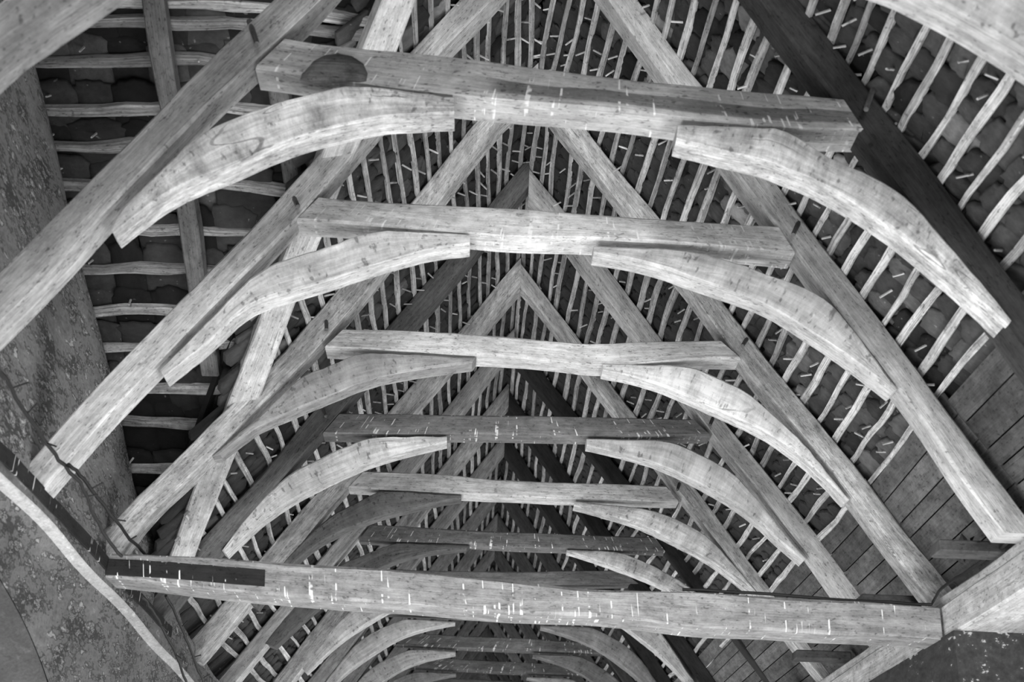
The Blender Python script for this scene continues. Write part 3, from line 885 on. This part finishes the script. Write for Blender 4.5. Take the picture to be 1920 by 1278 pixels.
def stick(name, A, B, wd, dp, mat, tone, label, cat, group=None, n=14, wob=.008):
    """squared timber from A to B (world), wd across, dp deep; near face towards the camera side"""
    A = Vector(A); B = Vector(B); t = (B - A).normalized()
    s = t.cross(Vector((0, 0, 1))).normalized(); u = s.cross(t)
    ws = [Wob(wob, 3) for _ in range(4)]
    V = []; F = []; UV = []; c = .008; L = (B - A).length
    for k in range(n + 1):
        p = A + (B - A) * k / n; x = L * k / n
        hw = wd / 2; 
        l, r, tp, bt = -hw + ws[0](x), hw + ws[1](x), ws[2](x), -dp + ws[3](x)
        for a_, b_ in ((l + c, tp), (r - c, tp), (r, tp - c), (r, bt + c), (r - c, bt), (l + c, bt), (l, bt + c), (l, tp - c)):
            V.append(tuple(p + s * a_ + u * b_))
    pr = [0, wd, wd + .01, wd + dp, wd + dp + .01, 2 * wd + dp, 2 * wd + dp + .01, 2 * wd + 2 * dp, 2 * wd + 2 * dp + .01]
    for k in range(n):
        for j in range(8):
            j2 = (j + 1) % 8; F.append((k * 8 + j, k * 8 + j2, (k + 1) * 8 + j2, (k + 1) * 8 + j))
            UV.append(((L * k / n, pr[j]), (L * k / n, pr[j + 1]), (L * (k + 1) / n, pr[j + 1]), (L * (k + 1) / n, pr[j])))
    F += [tuple(range(8))[::-1], tuple(n * 8 + j for j in range(8))]; UV += [tuple((0, .02 * j) for j in range(8))] * 2
    o = link_mesh(name, V, F, mat, None, tone, UV, smooth=28)
    return props(o, label, cat, group)
def wp(p): return (p[0], p[1], p[2] + ZO)
stick('valley_rafter', wp(on_gable((757, -60)) + Vector((0, 0, -.005))), wp(on_gable((336, 1030)) + Vector((0, 0, -.005))), .15, .13, OAK, .55,
      'pale valley rafter slanting steeply down the left side behind the trusses', 'rafter')
stick('jack_rafter', wp(on_gable((292, -30))), wp(on_gable((400, 690))), .095, .08, OAK, .16,
      'dark jack rafter running nearly upright through the upper left corner', 'rafter', 'jack rafters of the side gable')
stick('jack_rafter', wp(on_gable((520, 100))), wp(on_gable((553, 330))), .085, .08, OAK, .16,
      'short dark jack rafter seen under the left brace of the topmost truss', 'rafter', 'jack rafters of the side gable')

# ------------------------------------------------------------------ far end wall
def end_wall(name, y0, label):
    o = [(-2.9, -1.6), (2.9, -1.6), (2.9, 1.6), (0, 5.25), (-2.9, 1.6)]
    V = [(x, y, z + ZO) for y in (y0, y0 + .3) for x, z in o]
    return props(link_mesh(name, V, [(0, 1, 2, 3, 4), (9, 8, 7, 6, 5)] + [(k, k + 5, (k + 1) % 5 + 5, (k + 1) % 5) for k in range(5)], PLASTER, None, .4), label, None, None, 'structure')
end_wall('wall_east', 27.6, 'plastered end wall far down the nave')
end_wall('wall_west', -12.3, 'plastered end wall behind the viewpoint')

# ------------------------------------------------------------------ cables
def wall_path(l, x): return [(x, *onX(q, x)) for q in l]
def cable(name, path, label, ties=()):
    root = props(empty(name, path[0]), label, 'cable')
    P = []
    for a, b in zip(path, path[1:]):
        for k in range(4):
            P.append(tuple(a[j] + (b[j] - a[j]) * k / 4 + (R.uniform(-.004, .004)) for j in range(3)))
    P.append(path[-1])
    tube('cable_run', P, .008, CABLE, root, .02, 6)
    for k in ties:
        p = Vector(P[min(len(P) - 1, k)])
        tube('cable_tie', [p, p + Vector((R.uniform(.03, .05), R.uniform(-.05, .03), R.uniform(-.03, .04)))], .004, CABLE, root, .02, 5)
    return root
XC = XW + .19
c1 = [(x, y, z + ZO) for x, y, z in wall_path([(-40, 640), (0, 695), (40, 760), (78, 818), (110, 862), (150, 905), (172, 955), (200, 1008), (228, 1042)], XC)]
cable('electric_cable', c1, 'dark cable clipped down the left plaster wall past the rafter feet', (6, 9, 13, 17, 22, 27))
c2 = [(x, y, z + ZO) for x, y, z in wall_path([(128, 868), (156, 898), (205, 962), (245, 1010), (274, 1040)], XC)]
cable('electric_cable', c2, 'second dark cable branching right across the foot of the third truss', (5, 9, 12))
c3 = [(x, y, z + ZO) for x, y, z in wall_path([(268, 1118), (290, 1150), (312, 1190), (335, 1240), (352, 1290)], XC)]
cable('electric_cable', c3, 'dark cable below the tie beam beside the black plate strip', (6, 11))
c4 = [(x, y, z + ZO) for x, y, z in wall_path([(312, 1115), (335, 1165), (352, 1205), (372, 1255), (385, 1290)], XC)]
cable('electric_cable', c4, 'dark cable below the tie beam along the wall edge', (5, 10, 14))
# right side: along the top of the tie beam, then up the wall plate with a wad of dead leaves
e = [(x, TIEY + .03, z + ZO) for x, z in pts([(1280, 1104), (1440, 1114), (1600, 1124), (1745, 1134)], TIEY + .03)]
e += [(2.12, 6.35, 1.665 + ZO), (2.14, 6.1, 1.668 + ZO), (2.14, 5.6, 1.668 + ZO), (2.13, 5.0, 1.67 + ZO), (2.13, 4.2, 1.67 + ZO)]
cable('electric_cable', e, 'dark cable along the tie beam top and up the right wall plate', (18, 22))
lf = props(empty('leaf_wad', (2.12, 5.95, 1.68 + ZO)), 'wad of dry dark leaves caught on the right wall plate cable', 'leaves')
for k in range(9):
    a = Vector((2.10 + R.uniform(-.03, .03), 5.75 + R.uniform(0, .32), 1.69 + R.uniform(-.02, .05) + ZO)); b = a + Vector((R.uniform(-.05, .03), R.uniform(-.12, .02), R.uniform(-.05, .06)))
    m = (a + b) / 2 + Vector((R.uniform(-.02, .02), .0, R.uniform(.01, .025)))
    sd = (b - a).cross(Vector((0, 0, 1))).normalized() * R.uniform(.012, .022)
    th = Vector((0, 0, .003))
    V = [a, m + sd, b, m - sd, a + th, m + sd + th, b + th, m - sd + th]
    link_mesh('leaf', V, [(0, 1, 2, 3), (7, 6, 5, 4), (0, 4, 5, 1), (1, 5, 6, 2), (2, 6, 7, 3), (3, 7, 4, 0)], CABLE, lf, .02)
